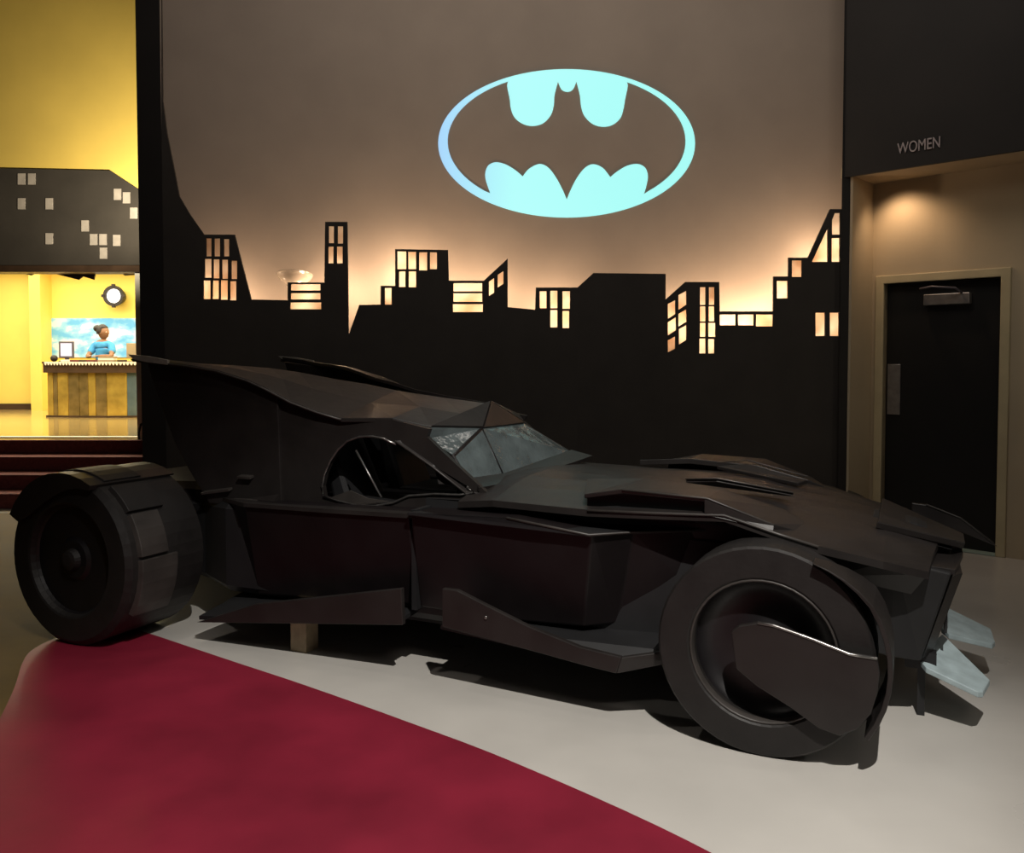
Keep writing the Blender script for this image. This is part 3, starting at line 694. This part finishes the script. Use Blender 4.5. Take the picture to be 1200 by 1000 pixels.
# ---- lower side pods
def side(fx, sgn):
    # rear quarter side (behind the door seam): tapers inward to the rear wheel
    q = [(-3.05, .36, .73), (-2.68, .16, .752), (-2.13, .13, .766), (-1.655, .13, .777)]
    lo = [(-3.05, .42, .24), (-2.68, .26, .25), (-2.13, .22, .30), (-1.655, .22, .33)]
    v = [fx(p) for p in q] + [fx(p) for p in lo]; off = [fx((p[0], p[1]+.3, p[2])) for p in q] + [fx((p[0], p[1]+.3, p[2])) for p in lo]
    n = 4; V_ = v + off; f = []
    for i in range(n-1): f += [(i, i+1, i+5, i+4), (i+8, i+12, i+13, i+9), (i, i+8, i+9, i+1), (i+4, i+5, i+13, i+12)]
    f += [(0, 4, 12, 8), (3, 11, 15, 7)]
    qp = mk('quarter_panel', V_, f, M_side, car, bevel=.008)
    # door / front side with bevelled front corner
    q = [(-1.635, .115, .792), (-1.12, .115, .806), (-.735, .115, .768), (-.60, .27, .762), (-.20, .40, .785)]
    lo = [(-1.635, .20, .325), (-1.12, .20, .325), (-.80, .20, .34), (-.68, .31, .34), (-.20, .43, .34)]
    v = [fx(p) for p in q] + [fx(p) for p in lo]; off = [fx((p[0], .50, p[2])) for p in q] + [fx((p[0], .50, p[2])) for p in lo]
    n = 5; V_ = v + off; f = []
    for i in range(n-1): f += [(i, i+1, i+6, i+5), (i+10, i+15, i+16, i+11), (i, i+10, i+11, i+1), (i+5, i+6, i+16, i+15)]
    f += [(0, 5, 15, 10), (4, 14, 19, 9)]
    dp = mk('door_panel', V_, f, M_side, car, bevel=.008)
    mk('door_seam', [fx(p) for p in [(-1.658, .16, .32), (-1.632, .16, .32), (-1.632, .16, .80), (-1.658, .16, .80), (-1.658, .3, .32), (-1.632, .3, .32), (-1.632, .3, .80), (-1.658, .3, .80)]], [(0, 1, 2, 3), (4, 5, 6, 7), (0, 1, 5, 4), (1, 2, 6, 5), (2, 3, 7, 6), (3, 0, 4, 7)], M_inside, car)
    lg = plate('side_ledge', [[fx(p) for p in [(-1.635, .085, .802), (-1.12, .085, .818), (-.735, .085, .778), (-.60, .25, .770), (-.20, .38, .793), (-.20, .5, .80), (-1.635, .45, .77)]]], (0, 0, -.014), M_inside, car, bevel=.003)  # ledge blackened in place of the shade under the hood edge
    tube('ledge_edge', [fx(p) for p in [(-1.12, .085, .815), (-.735, .085, .772), (-.60, .25, .765), (-.35, .33, .78)]], .006, M_patch, lg, 6)
    # rear skirt
    sk = [cp(x, y, .06) for x, y in [(230, 726), (300, 708), (470, 690), (472, 733)]]
    sk[0].z = .12; 
    s1 = plate('side_skirt', [[fx(p) for p in sk]], (0, .028*sgn, 0), M_paint, car, bevel=.004)
    plate('skirt_floor', [[fx(p) for p in [(sk[0].x, .08, .13), (-1.68, .08, .27), (-1.68, .5, .30), (sk[0].x+.05, .5, .22)]]], (0, 0, .02), M_inside, s1)
    # front skirt, dipping towards the front, with a return piece
    sk2 = [cp(x, y, .02) for x, y in [(518, 690), (535, 692), (562, 706), (620, 735), (680, 759), (728, 771), (722, 790), (690, 782), (600, 757), (518, 735)]]
    s2 = plate('side_skirt', [[fx(p) for p in sk2]], (0, .028*sgn, 0), M_paint, car, bevel=.004)
    e = sk2[5]; e2 = sk2[6]
    plate('skirt_return', [[fx(p) for p in [(e.x, e.y, e.z), (-.36, .12, .325), (-.36, .12, .275), (e2.x, e2.y, e2.z)]]], (0, .028*sgn, 0), M_paint, s2, bevel=.004)
    plate('skirt_floor', [[fx(p) for p in [(-1.43, .04, .29), (-.62, .04, .23), (-.36, .14, .29), (-.36, .5, .30), (-1.43, .5, .30)]]], (0, 0, .02), M_inside, s2)
    ball('rivet', fx(cp(569, 724, .015)), .008, M_trim, s2, (1, .5, 1), 8)
side(lambda p: Vector(p), 1); side(mir, -1)

# ---- hood: surface from the cowl to the nose, with overhanging side edges
E = [Vector(p) for p in [(-1.46, .26, .838), (-1.25, .21, .866), (-.78, .19, .860), (-.50, .18, .872), (-.19, .18, .885), (0, .18, .832), (.17, .18, .790), (.40, .26, .735), (.56, .42, .675)]]
Mid = [Vector(p) for p in [(-1.45, WC, .945), (-1.25, WC, .945), (-.78, WC, .925), (-.50, WC, .905), (-.19, WC, .880), (0, WC, .860), (.17, WC, .842), (.40, WC, .800), (.62, WC, .720)]]
def q1(a, b, t, bulge): 
    p = a.lerp(b, t); p.z += bulge*math.sin(math.pi*t); return p
secs = []
for e, m_ in zip(E, Mid):
    b_ = .035
    row = [q1(e, m_, t, b_*.6) for t in (0, .12, .3, .55, .8, 1)]
    full = row + [mir(p) for p in reversed(row[:-1])]
    low = [Vector((p.x, p.y, p.z-.03)) for p in reversed(full)]
    secs.append(full + low)
hood = hull('hood', secs, M_paint, car, bevel=0)
tube('hood_edge', [p + Vector((0, -.002, -.004)) for p in E[2:7]], .007, M_patch, hood, 6)

# raised fender blades with an open scoop under each
def scoop(fx, sgn):
    top = [(-.80, .20, .925), (-.62, .18, .962), (-.26, .18, .950), (.0, .20, .858), (.10, .30, .815)]
    inn = [(-.90, .52, .948), (-.62, .50, .968), (-.26, .48, .945), (.0, .46, .880), (.12, .42, .828)]
    n = len(top); v = [fx(p) for p in top] + [fx(p) for p in inn] + [fx((p[0], p[1]+.005, p[2]-.02)) for p in top] + [fx((p[0], p[1], p[2]-.03)) for p in inn]
    f = []
    for i in range(n-1): f += [(i, i+1, n+i+1, n+i), (2*n+i, 3*n+i, 3*n+i+1, 2*n+i+1), (i, 2*n+i, 2*n+i+1, i+1), (n+i, n+i+1, 3*n+i+1, 3*n+i)]
    f += [(0, n, 3*n, 2*n), (n-1, 3*n-1, 4*n-1, 2*n-1)]
    b_ = mk('fender_blade', v, f, M_paint, car, bevel=.003)
    tube('blade_edge', [fx((p[0], p[1]-.002, p[2]-.004)) for p in top[1:4]], .005, M_patch, b_, 6)
    # dark opening behind the lip
    plate('scoop_opening', [[fx(p) for p in [(-.80, .24, .86), (-.26, .22, .885), (-.26, .22, .945), (-.62, .22, .955), (-.80, .24, .918)]]], (0, .03*sgn, 0), M_inside, b_)
    # plate closing the front of the scoop
    quad_slab('scoop_front', [fx(p) for p in [(-.27, .185, .878), (0, .19, .835), (0, .20, .852), (-.27, .185, .942)]], .012, M_paint, b_)
scoop(lambda p: Vector(p), 1); scoop(mir, -1)
# central hood intake blades
def blade(pts, nm='intake_blade'): 
    o = quad_slab(nm, pts, .02, M_paint, car, bevel=.003); return o
ib = blade([(-.45, .60, .945), (-.30, .56, .962), (.02, .66, .905), (-.02, .72, .895)])
tube('intake_edge', [(-.45, .60, .962), (-.30, .555, .980), (.02, .655, .922)], .004, M_patch, ib, 6)
ib2 = blade([mir(p) for p in [(-.45, .60, .945), (-.30, .56, .962), (.02, .66, .905), (-.02, .72, .895)]])
tube('intake_edge', [mir(p) for p in [(-.45, .60, .962), (-.30, .555, .980), (.02, .655, .922)]], .004, M_patch, ib2, 6)

# ---- inner side recess wall under the hood edge
def recess(fx, sgn):
    plate('recess_wall', [[fx(p) for p in [(-1.66, .30, .76), (-.2, .36, .74), (.1, .36, .70), (.1, .36, .80), (-.2, .36, .87), (-.78, .30, .85), (-1.66, .30, .835)]]], (0, .02*sgn, 0), M_inside, car)
recess(lambda p: Vector(p), 1); recess(mir, -1)
# front fender skins from the hood edge to the nose
def fskin(fx, sgn):
    quad_slab('fender_side', [fx(p) for p in [(.10, .34, .795), (.17, .24, .775), (.40, .30, .722), (.56, .44, .662), (.50, .50, .56), (.20, .42, .62)]], .02, M_paint, car)
fskin(lambda p: Vector(p), 1); fskin(mir, -1)

# ---- nose block
hull('nose', [
    [Vector(p) for p in [(.20, .45, .36), (.20, 1.45, .36), (.20, 1.45, .74), (.20, .45, .74)]],
    [Vector(p) for p in [(.42, .50, .29), (.42, 1.40, .29), (.44, 1.42, .70), (.44, .48, .70)]],
    [Vector(p) for p in [(.54, .56, .27), (.54, 1.34, .27), (.645, 1.38, .655), (.645, .52, .655)]]], M_inside, car, bevel=.008)  # nose sides blackened for the shade of the hood overhang
fcp = hull('nose_face', [
    [Vector(p) for p in [(.545, .57, .28), (.545, 1.33, .28), (.650, 1.37, .645), (.650, .53, .645)]],
    [Vector(p) for p in [(.585, .66, .28), (.585, 1.24, .28), (.690, 1.28, .640), (.690, .62, .640)]]], M_paint, car, bevel=.005)
for k in range(4):
    w = .74 + .14*k
    box('grille_slot', (0, 0, 0), (.01, .08, .22), M_inside, fcp).location = (.63, w-.04, .36)
# beak: overlapping pointed plates above the nose
quad_slab('nose_beak', [(.36, .60, .80), (.70, .84, .695), (.705, 1.06, .695), (.36, 1.30, .80)], .03, M_paint, car, bevel=.004)
quad_slab('nose_lip', [(.45, .50, .665), (.66, .56, .640), (.70, .84, .655), (.70, 1.06, .655), (.66, 1.34, .640), (.45, 1.40, .665)], .025, M_paint, car, bevel=.003)
hull('beak_lump', [[Vector(p) for p in [(.34, .70, .79), (.34, 1.20, .79), (.34, 1.02, .815), (.34, .84, .815)]], [Vector(p) for p in [(.52, .72, .74), (.52, 1.18, .74), (.52, 1.02, .79), (.52, .86, .79)]], [Vector(p) for p in [(.66, .82, .69), (.66, 1.08, .69), (.66, 1.0, .72), (.66, .90, .72)]]], M_inside, car, bevel=.006)
bl = plate('fender_prong', [[Vector(p) for p in [(.50, 1.38, .80), (.564, 1.38, .795), (.715, 1.38, .74), (.875, 1.38, .615), (.70, 1.38, .68), (.50, 1.38, .73)]]], (0, .025, 0), M_paint, car, bevel=.003)
tube('prong_edge', [(.564, 1.379, .797), (.715, 1.379, .742), (.86, 1.379, .63)], .005, M_patch, bl, 6)
# pale flaps at the bottom of the nose
f1 = [fl(1104, 743, .285), fl(1075, 770, .26), fl(1085, 782, .245), fl(1146, 811, .19), fl(1152, 811, .185), fl(1160, 797, .19), fl(1114, 752, .27)]
def tocar(p): d = p - CO; return Vector((d.dot(CU), d.dot(CV), d.z))
for pts in (f1, [fl(1110, 712, .26), fl(1104, 724, .26), fl(1103, 736, .25), fl(1112, 743, .24), fl(1163, 755, .19), fl(1166, 752, .19), fl(1161, 737, .2)]):
    plate('nose_flap', [[tocar(p) for p in pts]], (0, 0, -.025), M_flap, car, bevel=.004)
box('flap_bracket', (.48, .62, .22), (.60, .68, .29), M_inside, car); box('flap_bracket', (.48, 1.22, .22), (.60, 1.28, .29), M_inside, car)
box('flap_bracket', (.53, .68, .0), (.56, .71, .27), M_inside, car)

# ---- cockpit side walls with arched openings
win = [cp(x, y, .35) for x, y in [(380, 582), (378, 570), (381, 556), (388, 540), (397, 527), (408, 517), (422, 512), (437, 511.5), (450, 514), (465, 521), (490, 535), (520, 553), (548, 570), (556, 577), (540, 580), (510, 579), (480, 581), (462, 589), (440, 593), (420, 592), (398, 587)]]
wall_out = [cp(x, y, .35) for x, y in [(250, 588), (262, 540), (300, 500), (325, 466), (345, 475), (400, 492), (460, 492), (503, 503), (500, 512), (535, 545), (572, 579), (572, 600), (440, 606), (330, 604)]]
def cab(fx, sgn):
    o = plate('cockpit_side', [[fx(p) for p in wall_out], [fx(p) for p in win]], (0, .03*sgn, 0), M_paint, car)
    tube('window_trim', [fx(p + Vector((0, -.006, 0))) for p in (win[12:] + win[:10])], .006, M_trim, o, 6)
    tube('window_strut', [fx(p) for p in (cp(417, 528, .36), cp(447, 583, .36))], .006, M_trim, o, 6)
    quad_slab('sill_strip', [fx(cp(x, y, .34)) for x, y in [(385, 584), (410, 575), (430, 584), (455, 588), (420, 592)]], .01, M_patch, o)
    # slanting windscreen post band
    pb = [cp(463, 517, .338), cp(500, 512, .41), cp(531, 537, .43), cp(544, 558, .42), cp(570, 579, .35), cp(546, 578, .338), cp(505, 546, .338)]
    for q_ in ((0, 1, 2, 6), (6, 2, 3, 5), (5, 3, 4)): quad_slab('pillar_band', [fx(pb[k]) for k in q_], .012, M_paint, o)
    tube('pillar_edge', [fx(pb[k]) for k in (0, 6, 5)], .005, M_patch, o, 6)
    # deck between cockpit and flank
    quad_slab('side_deck', [fx(p) for p in [(-3.05, .36, .740), (-2.68, .15, .762), (-2.13, .12, .776), (-1.40, .12, .792), (-1.40, .40, .77), (-2.13, .40, .748), (-3.05, .46, .75)]], -.02, M_paint, car)
cab(lambda p: Vector(p), 1); cab(mir, -1)
# reflections on the rear deck edges, made as three short paler strips
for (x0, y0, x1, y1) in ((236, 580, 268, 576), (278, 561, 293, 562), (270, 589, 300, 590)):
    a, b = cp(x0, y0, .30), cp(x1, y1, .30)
    quad_slab('deck_glint', [a, b, b+Vector((0, .05, .012)), a+Vector((0, .05, .012))], .012, M_patch, car)

# ---- roof ramps sweeping up into the two fins
RO = [cp(505, 500, .43), cp(460, 490, .36), cp(400, 490, .33), cp(372, 482, .32), cp(340, 470, .31), cp(312, 455, .30), cp(290, 445, .30), cp(255, 434, .30), cp(225, 428.5, .30), cp(195, 425, .30), cp(155, 420, .30)]
APX = cp(573, 473, .93)
RI = [APX, cp(520, 466, .90), cp(465, 457.5, .85), cp(430, 450, .80), cp(392, 444, .74), cp(350, 436, .66), cp(318, 431.5, .58), cp(275, 428, .48), cp(235, 426, .40), cp(200, 422, .34), cp(155, 416.5, .30)]
def roof(fx, sgn):
    n = len(RO); v = []; 
    for o_, i_ in zip(RO, RI): v += [fx(o_), fx(o_.lerp(i_, .5) + Vector((0, 0, .004))), fx(i_)]
    v += [p + Vector((0, 0, -.022)) for p in v]; k0 = 3*n; f = []
    for i in range(n-1):
        for c in (0, 1):
            a = i*3+c; f += [(a, a+1, a+4, a+3), (k0+a, k0+a+3, k0+a+4, k0+a+1)]
        f += [(i*3, i*3+3, k0+i*3+3, k0+i*3), (i*3+2, k0+i*3+2, k0+i*3+5, i*3+5)]
    f += [(0, k0, k0+1, 1), (1, k0+1, k0+2, 2)]
    r_ = mk('roof_fin', v, f, M_paint, car, bevel=.003)
    tube('fin_edge', [fx(p + Vector((0, -.004, -.008))) for p in RO[2:]], .006, M_patch, r_, 6)
    plate('lit_fin_tip', [[fx(cp(x, y, .287)) for x, y in [(150, 415.5), (172, 417.5), (196, 422), (196, 427.5), (172, 424.5), (156, 421)]]], (0, .016*sgn, 0), M_tip, r_)  # pale grey plate, light on the fin edge put into its colour
    # scalloped vertical fin under the ramp
    fv = [cp(325, 466, .33), cp(312, 458, .33), cp(290, 448, .33), cp(255, 437, .33), cp(225, 431, .33), cp(195, 427.5, .33), cp(172, 424, .33), cp(178, 445, .33), cp(190, 480, .33), cp(205, 520, .33), cp(222, 552, .33), cp(245, 590, .33), cp(330, 600, .33)]
    plate('fin_panel', [[fx(p) for p in fv]], (0, .03*sgn, 0), M_paint, r_, bevel=.004)
roof(lambda p: Vector(p), 1); roof(mir, -1)
T1, T2, T3 = cp(505, 502, .43), cp(564, 503, .70), cp(612, 497, 1.20)
T4 = mir(T1)
for a, b in ((T1, T2), (T2, T3), (T3, T4)):
    quad_slab('roof_header', [a, b, APX], .02, M_paint, car)
# shelf under the roof closing the cabin behind
quad_slab('rear_bulkhead', [(-2.63, .37, .78), (-2.63, 1.53, .78), (-2.60, 1.5, 1.28), (-2.60, .95, 1.36), (-2.60, .40, 1.28)], .03, M_inside, car)
# ---- faceted windscreen
B0 = cp(541, 553, .43); B1, B2, B3 = cp(548, 565, .42), cp(589.5, 559, .66), cp(669, 531, 1.25)
FO, Q = cp(531, 535, .44), cp(501, 515, .42)
wsn = quad_slab('windscreen', [T2, B2, B3, T3], .008, M_glass, car)
quad_slab('windscreen_pane', [T2, FO, B1, B2], .008, M_glass, car)
quad_slab('windscreen_pane', [T1, Q, FO, T2], .008, M_glass, car)
quad_slab('windscreen_pane', [T3, B3, mir(B1), mir(FO), mir(Q), T4], .008, M_glass, car)
tube('windscreen_post', [T2, B2], .010, M_rim, car, 6); tube('windscreen_post', [T2, FO, B1], .012, M_rim, car, 6); tube('windscreen_post', [T3, B3], .009, M_patch, car, 6)
# cowl strip and collar filling from the windscreen base to the hood
quad_slab('cowl', [B1, B2, B2+Vector((.10, -.02, -.03)), B1+Vector((.10, -.08, -.03))], -.02, M_paint, car)
quad_slab('cowl', [B2, B3, B3+Vector((.12, .02, -.03)), B2+Vector((.10, -.02, -.03))], -.02, M_paint, car)
v = [Q, FO, B1, B2, B3, mir(B1), mir(Q)]
low = [Vector((p.x+.10, WC+(p.y-WC)*1.12, .90)) for p in v]
col = []; nn = len(v)
f = [(i, i+1, nn+i+1, nn+i) for i in range(nn-1)]
cw = mk('cowl_collar', [p - Vector((0, 0, .012)) for p in v] + low, f, M_paint, car)
sm = cw.modifiers.new('t', 'SOLIDIFY'); sm.thickness = .012
# cockpit inside
box('cockpit_floor', (-2.6, .42, .60), (-1.45, 1.48, .64), M_inside, car)
box('dashboard', (-1.55, .45, .64), (-1.32, 1.45, .86), M_inside, car, bevel=.02)
seat_c = []
for w in (.68, 1.22):
    s_ = box('seat', (-2.30, w-.19, .64), (-1.85, w+.19, .76), M_inside, car, bevel=.03)
    hull('seat_back', [[Vector((-2.36, w-.18, .70)), Vector((-2.24, w-.18, .70)), Vector((-2.24, w+.18, .70)), Vector((-2.36, w+.18, .70))], [Vector((-2.47, w-.15, 1.08)), Vector((-2.40, w-.15, 1.08)), Vector((-2.40, w+.15, 1.08)), Vector((-2.47, w+.15, 1.08))]], M_inside, s_, bevel=.02)
tube('steering_wheel', [(-1.62+.05*math.sin(a*math.pi/10)*0 - .03*math.sin(a*math.pi/10), .68+.13*math.cos(a*math.pi/10), .86+.12*math.sin(a*math.pi/10)) for a in range(20)], .012, M_inside, car, 6, True)
# timber prop under the rear skirt
box('support_block', (-2.42, .20, 0), (-2.32, .30, .25), M_wood, car)
# underbody pan
box('belly_pan', (-3.0, .5, .15), (.1, 1.4, .24), M_inside, car)
